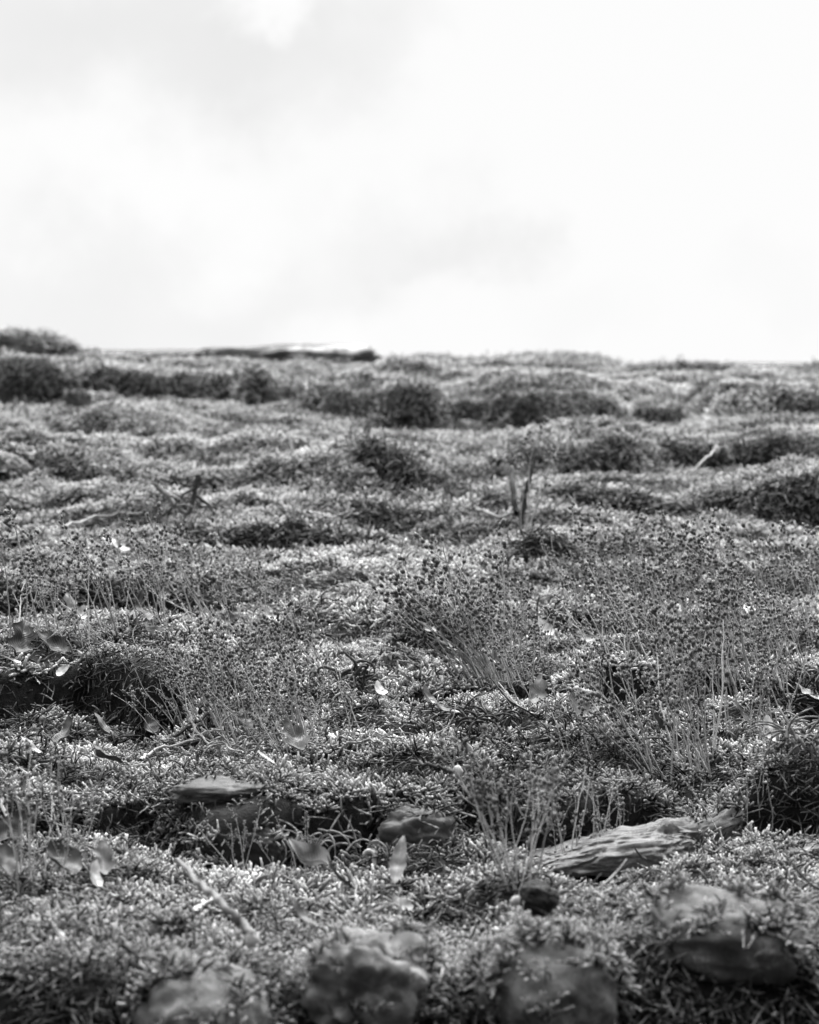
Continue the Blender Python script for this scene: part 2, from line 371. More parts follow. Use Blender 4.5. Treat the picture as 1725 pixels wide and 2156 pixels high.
# ------------------------------------------------------------------ nut
u, v, w = at(1133, 1950); r = 42*v/FPX
nb = rock_mesh('nut', r, r*.95, r*.86, 61, M['nut'], 2.15, .085)
nu = link('nut', nb, P(u, v-r*.4, w+r*1.6), rot=(.2, .3, 0)); tag(nu, 'round matt black nut resting on moss below the wood fragment', 'nut')
mb = MB(); mb.tube([(-r*.92, -r*.25, -r*.35), (-r*1.2, -r*.35, -r*.45), (-r*1.32, -r*.4, -r*.5)], [r*.28, r*.24, r*.1], 8)
link('nut_stub', mb.mesh('nut_stub', M['stem'], False), parent=nu)
BARE.append((u, v-r*1.7, r*1.3, r*3.0))

# ------------------------------------------------------------------ leaves
def leaf_mesh(name, L, Wd, mat, curl, fold, twist, lobes, seed, nx=13, ny=25):
    r = random.Random(seed); V, F, UV = [], [], []
    for j in range(ny):
        t = j/(ny-1)
        wd = math.sin(math.pi*min(1, t**.8))**.75*Wd/2
        wd *= 1+.16*mnoise.noise(Vector((t*6, seed*3.3, 1)))+.10*mnoise.noise(Vector((t*17, seed*3.3, 4)))
        if lobes: wd *= 1-.42*abs(math.sin(t*math.pi*lobes+.4))**2
        wd = max(wd, .0008)
        ang = curl*(t-.4)
        y = math.sin(ang)/max(.05, abs(curl))*L if abs(curl) > .05 else (t-.4)*L
        z0 = (1-math.cos(ang))/max(.05, abs(curl))*L if abs(curl) > .05 else 0
        for i in range(nx):
            s = i/(nx-1)*2-1
            a = fold*s; x = wd*(math.sin(a)/fold if abs(fold) > .05 else s); z = wd*((1-math.cos(a))/fold if abs(fold) > .05 else 0)
            tw = twist*(t-.5); X = x*math.cos(tw)-z*math.sin(tw); Z = x*math.sin(tw)+z*math.cos(tw)
            k = mnoise.noise(Vector((X*60+seed, y*60, 2)))*.28*Wd+mnoise.noise(Vector((X*160+seed, y*160, 7)))*.13*Wd
            V.append((X, y, Z+z0+k)); UV.append((i/(nx-1), t))
    for j in range(ny-1):
        for i in range(nx-1):
            F.append((j*nx+i, j*nx+i+1, (j+1)*nx+i+1, (j+1)*nx+i))
    me = mesh_np(name, V, F, mat); ul = me.uv_layers.new(name='UVMap')
    for lp in me.loops: ul.data[lp.index].uv = UV[lp.vertex_index]
    return me
G_LF = 'dead leaves caught in the moss'
LEAVES = [ # X, Y, length px, width px, tone, (rx, ry, rz), curl, fold, lobes, label
 (250,1175,70,34,'pale',(.2,-.25,1.3),.8,.5,0,'white flat dead leaf behind the left weeds, under the middle humps'),
 (45,1395,80,50,'dark',(1.0,.3,.5),.9,.8,3,'upright dark pointed dead leaf by left edge above the mossy hollow'),
 (112,1395,82,38,'dark',(.5,-.5,1.2),1.1,.8,3,'dark spread dead leaf right of the upright pointed one at left'),
 (25,1424,55,26,'pale',(.1,.1,1.4),.3,.2,0,'pale flat leaf scrap under the dark leaf pair at left edge'),
 (150,1320,80,48,'mid',(.9,.1,1.0),.9,.6,3,'grey lobed dead leaf standing under the left weeds'),
 (172,1325,40,22,'pale',(.7,.4,.3),.6,.6,0,'small pale leaf tip against the grey lobed leaf at left'),
 (300,1322,85,46,'dark',(.7,.5,.9),1.0,.7,3,'dark curled leaf among the left weed stems'),
 (292,1316,62,16,'pale',(.7,.2,-.9),.7,.5,0,'narrow pale leaf edge lying on the dark curled leaf, left'),
 (345,1292,62,36,'mid',(1.2,.2,.3),1.4,.9,2,'grey twisted leaf propped upright in the left weed stems'),
 (325,1362,66,52,'mid',(.2,.15,1.2),1.2,1.2,0,'domed grey leaf like a small shell, below the left weeds'),
 (488,1338,48,40,'dark',(1.2,.1,.1),.5,.4,2,'dark upright leaf flap left of centre, at the weeds\' right end'),
 (566,1332,72,36,'pale',(.7,-.35,.9),1.0,.7,3,'pale leaf with shadowed fold left of the bright moss patch'),
 (131,1451,38,20,'pale',(.6,.3,-.4),.5,.4,0,'small pale leaf scrap at the top of the left mossy hollow'),
 (132,1592,74,36,'dark',(.9,-.35,-.7),.5,.6,0,'black glossy leaf standing up at lower left'),
 (215,1566,58,30,'dark',(.5,.4,1.1),.8,.7,0,'small dark leaf with pale rim under the left mossy hollow'),
 (316,1568,46,30,'dark',(.8,.2,.6),1.2,.9,0,'small dark cupped leaf right of its pale-rimmed neighbour'),
 (66,1614,66,34,'pale',(.3,.15,1.0),.7,.6,0,'pale leaf left of the black glossy leaf at lower left'),
 (530,1556,78,46,'dark',(1.0,.1,.2),.7,.5,3,'dark leaf under the dense low weed tuft left of centre'),
 (622,1600,86,58,'mid',(.7,-.2,.5),.7,.5,3,'grey lobed leaf at the right foot of the low weed tuft'),
 (497,1616,44,20,'pale',(.3,.1,1.2),.4,.3,0,'small pale leaf sliver left of the grey lobed leaf at tuft foot'),
 (566,1640,58,14,'pale',(.3,.0,.9),.3,.3,0,'narrow pale leaf strip on the right end of the flat grey stone'),
 (802,1490,52,26,'pale',(.4,.2,.5),.7,.5,0,'pale crumpled leaf in the moss at picture centre'),
 (228,1640,66,40,'dark',(.5,.2,1.3),.7,.5,0,'dark curled leaf left of the flat grey stone'),
 (1207,1358,70,46,'pale',(.7,.1,1.2),1.7,1.2,0,'white rolled leaf with dark inside, right of the central weed'),
 (1218,1371,46,32,'dark',(.8,.2,.4),.9,.9,0,'dark leaf curled inside the white rolled leaf'),
 (1150,1362,60,26,'pale',(.9,-.3,.4),.8,.7,0,'pale leaf scrap just right of the central weed stems'),
 (1250,1374,54,26,'mid',(.5,.4,-.8),.7,.6,0,'grey leaf right of the white rolled leaf'),
 (932,1342,84,36,'mid',(1.35,.1,.1),.4,.5,0,'tall grey leaf standing on edge left of the central weed'),
 (902,1354,48,26,'pale',(.4,-.4,.9),.6,.6,0,'pale leaf scrap left of the tall grey standing leaf'),
 (940,1388,68,34,'pale',(.4,.3,1.2),.7,.6,2,'pale lobed leaf lying in front of the tall grey standing leaf'),
 (1052,1430,84,44,'mid',(1.1,.3,.4),.7,.8,2,'grey leaf wedged in the base of the central weed'),
 (1562,1308,74,40,'pale',(.6,-.2,1.0),.7,.5,0,'pale leaf half hidden behind the right weed thicket'),
 (1342,1356,26,16,'pale',(1.0,.2,.3),.4,.4,0,'tiny white leaf fleck in the right weed thicket'),
 (942,1532,74,34,'pale',(.3,.1,1.4),.4,.4,0,'broad white leaf on moss left of the curly dark tangle'),
 (900,1510,58,36,'mid',(.7,.2,.7),1.4,1.0,0,'grey curled leaf above the broad white leaf, centre'),
 (1090,1532,130,24,'dark',(.5,.1,1.25),.6,.6,0,'long dark leaf strip right of the curly dark tangle'),
 (1086,1525,100,12,'pale',(.6,.05,1.22),.5,.5,0,'thin pale leaf edge on the long dark leaf strip'),
 (1136,1510,84,50,'mid',(.9,-.2,-.5),.8,.6,3,'grey lobed leaf behind the end of the long dark strip'),
 (1227,1534,86,60,'mid',(.9,.1,.3),.4,.3,0,'large veined grey leaf leaning in moss left of right weeds'),
 (1338,1579,34,18,'pale',(.4,.2,1.3),.3,.3,0,'small white leaf left of the dark leaf by the right weeds'),
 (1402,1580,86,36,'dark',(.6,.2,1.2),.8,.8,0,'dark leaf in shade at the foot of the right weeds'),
 (1707,1520,72,40,'pale',(.5,-.3,.9),.6,.5,3,'pale leaf at right edge above the grassy tangle'),
 (1622,1592,76,44,'pale',(.7,.2,.6),.9,.6,2,'pale ragged leaf left of the grassy tangle at right'),
 (1562,1549,70,44,'mid',(.6,.3,.9),.9,.6,2,'grey ragged leaf under the right weed thicket'),
 (1657,1396,50,36,'mid',(1.0,.1,.3),.9,.6,0,'round grey leaf high in the right weed thicket'),
 (197,1905,92,40,'pale',(.5,.5,.6),1.5,1.0,0,'bright white curled leaf in the foreground moss at lower left'),
 (218,1870,84,56,'mid',(1.1,.1,.4),.7,.5,3,'grey lobed leaf behind the bright white curled leaf'),
 (136,1870,76,56,'dark',(.8,-.2,1.0),.7,.7,0,'dark rounded leaf left of the grey lobed leaf, lower left'),
 (14,1874,70,50,'dark',(1.0,.2,.6),.8,.6,0,'dark blurred leaf cut by the left edge near the bottom'),
 (30,1800,96,44,'dark',(1.0,.6,-.5),.6,.8,0,'large black leaf cut by left edge in front of the hollow'),
 (656,1862,112,66,'mid',(.4,-.5,1.0),1.7,1.4,0,'folded streaked grey leaf on moss below the black hollow'),
 (640,1852,84,22,'pale',(.4,-.45,1.0),1.6,1.2,0,'pale streak of leaf along the folded grey leaf'),
 (716,1904,86,26,'dark',(.5,.3,1.3),1.2,1.0,0,'dark arched leaf right of the folded grey leaf'),
 (838,1890,130,34,'mid',(1.35,.1,-.12),.3,.8,0,'long strap-shaped grey leaf standing upright at bottom centre'),
 (846,1958,70,40,'mid',(.4,.2,.7),.8,.6,0,'grey leaf lying at the foot of the strap-shaped leaf'),
 (122,2022,74,36,'pale',(.5,.3,1.2),1.1,.8,2,'blurred pale crumpled leaf near the bottom left corner'),
 (1332,1845,70,28,'pale',(1.1,.2,-.3),.8,.8,0,'thin translucent leaf against the front of the wood fragment'),
 (1362,1862,64,26,'dark',(.5,.2,1.2),.9,.7,0,'dark leaf below the right part of the wood fragment'),
 (1388,1988,54,34,'mid',(.6,-.1,1.1),.5,.4,0,'dull grey leaf at the left end of the broad streaked stone'),
 (640,1990,70,36,'dark',(.5,.1,1.0),.8,.6,0,'dark blurred leaf above the rugged stone, bottom centre'),
]
for k, (X, Y, Lp, Wp, tone, rot, curl, fold, lob, label) in enumerate(LEAVES):
    u, v, w = at(X, Y+6); s = v/FPX
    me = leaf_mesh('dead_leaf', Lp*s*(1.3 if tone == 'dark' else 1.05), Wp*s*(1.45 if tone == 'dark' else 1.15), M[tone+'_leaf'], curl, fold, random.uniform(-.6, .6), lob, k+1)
    o = link('dead_leaf', me, P(u, v, w+.012+.22*Lp*s*math.sin(min(1.5, abs(rot[0])))), rot=(min(rot[0], .7)+SLOPE*.5, rot[1], rot[2]))
    tag(o, label, 'leaf', G_LF)
    BARE.append((u, v-.006, Wp*s*.55, .014))

# ------------------------------------------------------------------ twigs and stalks
def stalk(name, label, pts, rad, mat, cat='twig', group=None, lift=.010, wob=.0015, tip=None):
    W = []
    for q in pts:
        X, Y = q[:2]; up = q[2] if len(q) > 2 else 0
        u, v, w = at(X, Y + up)          # up: pixels it stands above the ground
        W.append(P(u, v, w+lift+up*v/FPX))
    o0 = W[0].copy(); n = 5; pl = []
    for i in range(len(W)-1):
        a, b = W[max(i-1, 0)], W[i]; c, d = W[i+1], W[min(i+2, len(W)-1)]
        for k in range(n):
            t = k/n
            p = .5*((2*b)+(c-a)*t+(2*a-5*b+4*c-d)*t*t+(3*b-a-3*c+d)*t**3)
            pl.append(p-o0+Vector([random.uniform(-wob, wob) for _ in range(3)]))
    pl.append(W[-1]-o0)
    r0, r1 = rad if isinstance(rad, tuple) else (rad, rad*.6)
    mb = MB(); m = len(pl); mb.tube(pl, [(r0+(r1-r0)*i/(m-1))*(1+.12*math.sin(i*2.3)) for i in range(m)], 7)
    for q in range(3):                                      # short side shoots
        i = random.randrange(3, m-2); a = random.uniform(0, 6.28); t_ = (pl[i+1]-pl[i-1]).normalized(); sd_ = (t_.orthogonal()*math.cos(a)+t_.cross(t_.orthogonal())*math.sin(a)+t_*.7).normalized()
        if cat == 'twig': mb.tube([pl[i], pl[i]+sd_*r0*5, pl[i]+sd_*r0*9+t_*r0*3], [r0*.5, r0*.4, r0*.2], 5)
    o = link(name, mb.mesh(name, M[mat], False), o0); tag(o, label, cat, group)
    if tip:
        me = rock_mesh('tip', tip, tip, tip*1.3, 77, M['pale_twig'], 2.1, .1, 3); link('tip', me, pl[-1], o)
    return o
G_TW = 'twigs lying on the moss'
stalk('twig','left slanting twig of the crossed pair standing in the left middle moss',[(330,1040,60),(362,1072,32),(396,1106)],.0034,'twig',group=G_TW)
stalk('twig','dark upright twig of the crossed pair in the left middle moss',[(418,1020,80),(408,1060,42),(396,1108)],.0040,'dark_twig',group=G_TW)
stalk('fallen_stem','fallen dry stem with pale blunt tip across the big grey rounded stone',[(380,1928,6),(415,1975,12),(465,2030,20),(505,2070,24),(531,2106,26)],(.0013,.0024),'twig','stem',lift=.028,tip=.0028)
stalk('twig','short curved pale twig arching right above the fallen dry stem',[(412,1968),(425,1944,10),(450,1930,12),(478,1926,4)],.0011,'pale_twig',group=G_TW)
stalk('twig','long smooth pale twig bowed over the moss left of the low weed tuft',[(294,1634),(320,1614,6),(390,1590,10),(440,1570,12),(488,1548,12)],.0010,'pale_twig',group=G_TW)
stalk('twig','thin dark twig above the long bowed pale twig',[(368,1586),(400,1556,8),(440,1536,10),(478,1522,6)],.0012,'dark_twig',group=G_TW)
stalk('twig','bent twig crossing down through the left side of the low weed tuft',[(390,1516,30),(410,1560,16),(446,1610)],.0012,'twig',group=G_TW)
stalk('twig','pale arched dry stem at right, above the pale leaf at right edge',[(1622,1412,60),(1634,1450,40),(1650,1486,14),(1672,1508)],.0012,'pale_twig',group=G_TW)
stalk('twig','short dark twig with budlike end above the central dark stone',[(868,1640,8),(900,1644,8),(964,1662,2)],.0013,'dark_twig',group=G_TW,tip=.0030)
stalk('stalk','blurred slanting straw with pale tip in the far right moss',[(1460,1010),(1484,982,24),(1508,962,34)],.0018,'pale_twig','straw',tip=.0045)
stalk('twig','blurred twig lying across the middle moss right of centre',[(1003,1088),(1050,1108,2),(1090,1098,6),(1132,1097,4)],.0024,'twig',group=G_TW)
stalk('twig','pale thin twig on the middle moss hump left of centre',[(650,1098,4),(690,1106,4),(715,1112,2)],.0018,'pale_twig',group=G_TW)
stalk('twig','straight dark twig at left edge below the middle humps',[(0,1052,10),(26,1066,8),(60,1082,4)],.0020,'dark_twig',group=G_TW)
stalk('twig','grey twig lying flat across moss at left, above the left weeds',[(130,1130,4),(190,1112,8),(250,1100,8),(300,1098,4)],.0020,'twig',group=G_TW)
stalk('twig','thin pale straight twig in moss right of the broad white leaf',[(728,1600,4),(770,1592,6),(806,1600,4)],.0010,'twig',group=G_TW)
stalk('twig','thin curved stem below the broad streaked stone at right edge',[(1690,2000,20),(1700,2050,20),(1712,2100,24),(1724,2124,26)],.0012,'pale_twig',group=G_TW)
stalk('twig','grey twig below the right weeds, lying left to right over the moss',[(1270,1590,6),(1330,1586,6),(1420,1592,6)],.0012,'dark_twig',group=G_TW)
stalk('straw','pale line of straw across the large black leaf at left edge',[(2,1738,30),(26,1764,22),(50,1790,14)],.0014,'pale_twig','straw')
stalk('dead_stalk','tall thin dark blurred dead stalk standing in the middle moss, right of centre',[(1097,1130),(1103,1075,50),(1112,1030,90),(1130,975,140)],(.0036,.0020),'dark_twig','stalk')
stalk('dead_stalk','short dark forked dead stalk just left of the tall thin one',[(1090,1100,20),(1082,1060,50),(1076,1000,90)],(.0040,.0026),'dark_twig','stalk')
# hook-shaped shoot
u, v, w = at(775, 1842); s = v/FPX
mb = MB(); pl = [(14*s, 0, -10*s)]+[(12*s*math.cos(a)+2*s, 0, 22*s+14*s*math.sin(a)) for a in np.linspace(-.2, 2.9, 9)]
mb.tube(pl, [5*s]*3+[4.6*s]*5+[4*s, 3.4*s], 7)
o = link('curled_shoot', mb.mesh('curled_shoot', M['pale_twig'], False), P(u, v, w+.004)); tag(o, 'small pale hook-shaped shoot right of the black hollow', 'shoot')
u, v, w = at(1045, 2112); s = v/FPX
mb = MB(); mb.tube([(-16*s, 0, -18*s), (-6*s, 0, 4*s), (2*s, 0, 20*s), (0, 0, 38*s)], [13*s, 11*s, 11*s, 8*s], 9)
o = link('curled_husk', mb.mesh('curled_husk', M['pale_leaf'], False), P(u, v-.01, w+.020)); tag(o, 'small white tube-like husk near the bottom edge, right of centre', 'husk')
mb = MB(); mb.tube([(-20*s, -2*s, -26*s), (-16*s, 0, -18*s)], [14*s, 14*s], 9); link('husk_end', mb.mesh('husk_end', M['dark_leaf'], False), parent=o)

def tangle(name, label, X, Y, Wp, Hp, n, rad, mat, cat, seed):
    r = random.Random(seed); u, v, w = at(X, Y); s = v/FPX; mb = MB()
    for i in range(n):
        p = Vector((r.uniform(-.5, .5)*Wp*s, r.uniform(-.02, .02), r.uniform(-.1, .2)*Hp*s)); a = r.uniform(0, 6.28); el = r.uniform(.3, 1.3); da = r.uniform(-.6, .6); de = r.uniform(-.45, -.1); pl = [p.copy()]
        for k in range(8):
            p = p+Vector((math.cos(a)*math.cos(el), .6*math.sin(a)*math.cos(el), math.sin(el)))*Hp*s*.2; a += da; el += de; pl.append(p.copy())
        mb.tube(pl, [rad*(1-.06*k) for k in range(9)], 5)
    o = link(name, mb.mesh(name, M[mat], False), P(u, v, w+.006)); tag(o, label, cat)
tangle('root_tangle','curly black dead roots on moss between white leaf and long dark strip',1015,1545,110,46,30,.0010,'dark_twig','roots',3)
tangle('dead_sprig','spiky black dead sprig poking from moss at picture centre',737,1452,60,60,16,.0014,'dark_twig','sprig',5)
tangle('stem_tangle','tangle of thin bent stems at the foot of the low weed tuft',560,1600,260,60,46,.0008,'twig','stems',9)
tangle('grass_tangle','dome of drooping grassy stems at right edge below the pale leaf',1690,1590,110,70,60,.0010,'twig','grass tuft',11)
tangle('root_tangle','fine black hair roots hanging in the black hollow at lower left',700,1812,180,60,30,.0007,'twig','roots',13)

# ------------------------------------------------------------------ dry weeds with seed capsules
def capsule(mb, p, d, r, R):
    d = d.normalized(); x = d.orthogonal().normalized(); y = d.cross(x); b0 = len(mb.V); n = 5
    for (zz, rr, sh) in ((-.4, .25, .0), (.35, 1.0, .25), (1.25, .95, .4), (1.9, .55, .75)):
        for j in range(n):
            a = 2*math.pi*j/n
            mb.V.append(p+d*(zz*r)+(x*math.cos(a)+y*math.sin(a))*(rr*r)); mb.S.append(sh)
    for i in range(3):
        for j in range(n):
            a, b = b0+i*n+j, b0+i*n+(j+1) % n; mb.F.append((a, b, b+n, a+n))
    for j in range(n):                      # pointed sepals, pale at the tip
        a = 2*math.pi*(j+.5)/n; t = len(mb.V)
        mb.V.append(p+d*(2.8*r)+(x*math.cos(a)+y*math.sin(a))*(.75*r)); mb.S.append(1.)
        mb.F.append((b0+2*n+j, b0+2*n+(j+1) % n, t)); 
def make_stem(seed, dense):
    r = random.Random(seed); st, hd = MB(), MB()
    pts = [Vector((0, 0, 0))]; d = Vector((r.uniform(-.15, .15), r.uniform(-.15, .15), 1)).normalized(); n = 14
    for i in range(n):
        d = (d+Vector((r.uniform(-.13, .13), r.uniform(-.13, .13), .03))).normalized()
        pts.append(pts[-1]+d/n)
    rad = [.0078-.0042*i/n for i in range(n+1)]
    st.tube([p for p in pts], rad, 5)
    R0 = .0130
    def node(p, d, k):
        capsule(hd, p, d, R0*r.choice((.55, .7, .85, 1., 1.1, 1.3)), r)
    for i in range(6, n+1):
        if r.random() < .5: 
            a = r.uniform(0, 6.28); dd = (Vector((math.cos(a), math.sin(a), .7))).normalized()
            q = pts[i]+dd*.028; st.tube([pts[i], q], .0022, 4); node(q, dd+Vector((0, 0, .5)), i)
        if r.random() < (.55 if i < 12 else .35)*dense:
            a = r.uniform(0, 6.28); dd = Vector((math.cos(a)*.8, math.sin(a)*.8, 1)).normalized(); L = r.uniform(.12, .34)*(1.1-.5*i/n)
            bp = [pts[i]]; m = 5
            for k in range(m):
                dd = (dd+Vector((r.uniform(-.14, .14), r.uniform(-.14, .14), .1))).normalized(); bp.append(bp[-1]+dd*L/m)
                if k > 0:
                    c = r.uniform(0, 6.28); e = Vector((math.cos(c), math.sin(c), .8)).normalized(); q = bp[-1]+e*.022
                    st.tube([bp[-1], q], .0019, 4); node(q, e+dd, k)
            st.tube(bp, [.0036, .0033, .003, .0027, .0024, .0022], 4); node(bp[-1], dd, 9)
    node(pts[-1], d, 9)
    hd.tube(pts[5:], .0016, 4, [.3]*(len(pts)-5))          # the axis the capsules sit on
    return st.mesh('stem', M['stem'], False), hd.mesh('seed_head', M['capsule'])
STEMS = [make_stem(100+i, .45 if i % 3 == 0 else .95) for i in range(26)]
def weed(X, Y, Hp, n, spread, lean, label, name='dry_weed', group='dry seeding weeds', sc=1.0):
    r = random.Random(int(X*7+Y)); u, v, w = at(X, Y); s = v/FPX
    root = bpy.data.objects.new(name, None); COL.objects.link(root); root.empty_display_size = .01
    root.location = P(u, v, w); tag(root, label, 'weed', group)
    for i in range(int(n*(2.0 if X > 1250 and n >= 8 else 1.6 if n >= 8 else 1.35)+.5)):
        sm, hm = STEMS[r.randrange(len(STEMS))]
        dx = r.gauss(0, .24)*spread*s; dy = r.uniform(-.5, .5)*min(spread*s, .06)
        wz = float(height(np.array([u+dx]), np.array([v+dy]))[0])
        loc = P(u+dx, v+dy, wz-.002)-root.location
        Hs = Hp*s*r.uniform(.6, 1.05)
        a = link('stem', sm, loc, root, (math.radians(r.gauss(0, 9)), -math.radians(lean*1.1+3+r.gauss(0, 8)+dx/(spread*s+1e-6)*-14), r.uniform(-3, 3)), Hs)
        a.rotation_mode = 'ZYX'
        link('seed_head', hm, parent=a)
WEEDS = [ # X, Y root, height px, stems, spread px, lean deg (to the left)
 (30,1390,300,5,80,-8,'dry weed at left edge rising past the dark leaf pair'),
 (150,1345,270,6,120,4,'dry weed behind the grey lobed leaf at left'),
 (240,1335,260,7,110,18,'dry weed leaning left over the white flat leaf'),
 (335,1330,250,8,120,10,'dry weed standing behind the domed shell-like leaf'),
 (440,1330,250,7,100,20,'sparse dry weed left of the dark upright leaf flap'),
 (530,1345,215,5,90,16,'dry weed behind the pale folded leaf, left of bright moss patch'),
 (640,1345,190,3,90,16,'thin dry weed in front of the bright moss patch'),
 (700,1440,200,4,120,24,'thin leaning dry weed behind the spiky black sprig'),
 (430,1540,230,12,130,14,'left part of the low dense weed tuft left of centre'),
 (530,1560,255,20,150,12,'middle of the low dense weed tuft, above the dark leaf'),
 (630,1580,250,15,130,14,'right part of the low dense weed tuft, above the grey lobed leaf'),
 (720,1560,170,4,90,22,'few dry stems right of the low dense weed tuft'),
 (1030,1445,320,10,60,30,'left half of the bushy central weed, tips farthest left'),
 (1058,1455,345,14,60,20,'bushy central dry weed with darkest crowded base'),
 (1092,1440,310,8,60,9,'right half of the bushy central weed beside the white rolled leaf'),
 (1140,1500,230,5,110,6,'sparse weed in front of the white rolled leaf'),
 (1210,1300,190,7,140,8,'far left weed of the right thicket, by the dark moss gap'),
 (1330,1330,240,9,150,10,'weed of the right thicket behind the tiny white leaf fleck'),
 (1450,1340,250,10,150,12,'tall back weed of the right thicket under the far dark hump'),
 (1570,1345,250,10,150,10,'back weed of the right thicket behind the half hidden pale leaf'),
 (1690,1350,240,9,130,6,'back weed of the right thicket touching right edge'),
 (1300,1470,230,8,140,14,'weed of the right thicket above the dark shaded leaf'),
 (1420,1480,260,10,150,14,'dense middle weed of the right thicket'),
 (1540,1470,270,12,150,12,'dense weed of the right thicket above the grey ragged leaf'),
 (1660,1470,260,11,150,4,'dense weed at right edge behind the pale arched stem'),
 (1395,1640,310,9,80,22,'front weed of the right thicket with bare lower stems leaning left'),
 (1470,1640,330,8,80,4,'front weed of the right thicket with tallest straight stems'),
 (1590,1570,260,7,120,0,'front weed of the right thicket by the pale ragged leaf'),
 (1230,1600,190,4,100,12,'small weed in front of the large veined grey leaf'),
 (1090,1880,360,9,60,6,'blurred foreground weed rising beside the black nut'),
 (1200,1850,270,6,110,4,'blurred foreground weed whose stems cross the wood fragment'),
 (1290,1840,220,3,60,10,'two or three thin stems before the wood fragment\'s middle'),
 (60,1880,320,7,110,-4,'blurred foreground weed at left edge near large black leaf'),
 (140,1800,250,6,120,4,'blurred foreground weed above the dark rounded leaf at lower left'),
 (510,1850,170,4,110,4,'few thin pale weeds before the black square-faced stone'),
 (660,1850,170,5,120,4,'few thin pale weeds before the hollow, by folded grey leaf'),
 (1560,1790,190,5,150,2,'small weeds on the thin pale flat slab at right'),
 (1105,1130,260,3,20,-8,'lone dark blurred weed in the middle moss right of centre'),
]
for k in WEEDS: weed(*k)

# ------------------------------------------------------------------ moss: instanced tufts
proto = bpy.data.collections.new('moss_tufts')
def tuft(i, kind):
    r = random.Random(500+i); mb = MB()
    ns = {'plump': 14, 'feather': 12, 'string': 9}[kind]
    for q in range(ns):
        a = r.uniform(0, 6.28); rr = math.sqrt(r.random())*.0072
        p = Vector((math.cos(a)*rr, math.sin(a)*rr, -.004))
        tl = r.uniform(.2, .9) if kind != 'string' else r.uniform(.5, 1.4); b = a+r.gauss(0, .8)
        d = Vector((math.cos(b)*math.sin(tl), math.sin(b)*math.sin(tl), math.cos(tl)))
        L = {'plump': r.uniform(.009, .0145), 'feather': r.uniform(.010, .018), 'string': r.uniform(.014, .028)}[kind]
        rad = {'plump': r.uniform(.00066, .00104), 'feather': r.uniform(.0005, .0008), 'string': r.uniform(.0004, .0007)}[kind]
        k = 9 if kind != 'string' else 10; pts = [p]; bend = Vector((r.gauss(0, .27), r.gauss(0, .27), r.gauss(.03 if kind != 'string' else -.06, .1)))
        for m in range(k):
            d = (d+bend).normalized(); pts.append(pts[-1]+d*L/k)
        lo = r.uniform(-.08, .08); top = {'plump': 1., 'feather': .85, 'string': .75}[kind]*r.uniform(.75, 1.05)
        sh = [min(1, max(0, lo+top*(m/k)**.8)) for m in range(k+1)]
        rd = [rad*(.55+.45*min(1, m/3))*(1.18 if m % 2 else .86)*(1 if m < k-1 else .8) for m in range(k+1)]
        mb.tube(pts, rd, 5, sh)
        if kind == 'feather':
            for m in range(3, k, 2):
                c = r.uniform(0, 6.28); e = (Vector((math.cos(c), math.sin(c), .5))+d*.8).normalized()*r.uniform(.002, .004)
                mb.tube([pts[m], pts[m]+e*.6, pts[m]+e], [rad*.8, rad*.85, rad*.5], 4, [sh[m], min(1, sh[m]+.15), min(1, sh[m]+.25)])
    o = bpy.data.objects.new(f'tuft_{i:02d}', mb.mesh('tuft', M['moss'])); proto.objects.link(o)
kinds = ['plump']*7+['feather']*5+['string']*5
for i, k in enumerate(kinds): tuft(i, k)

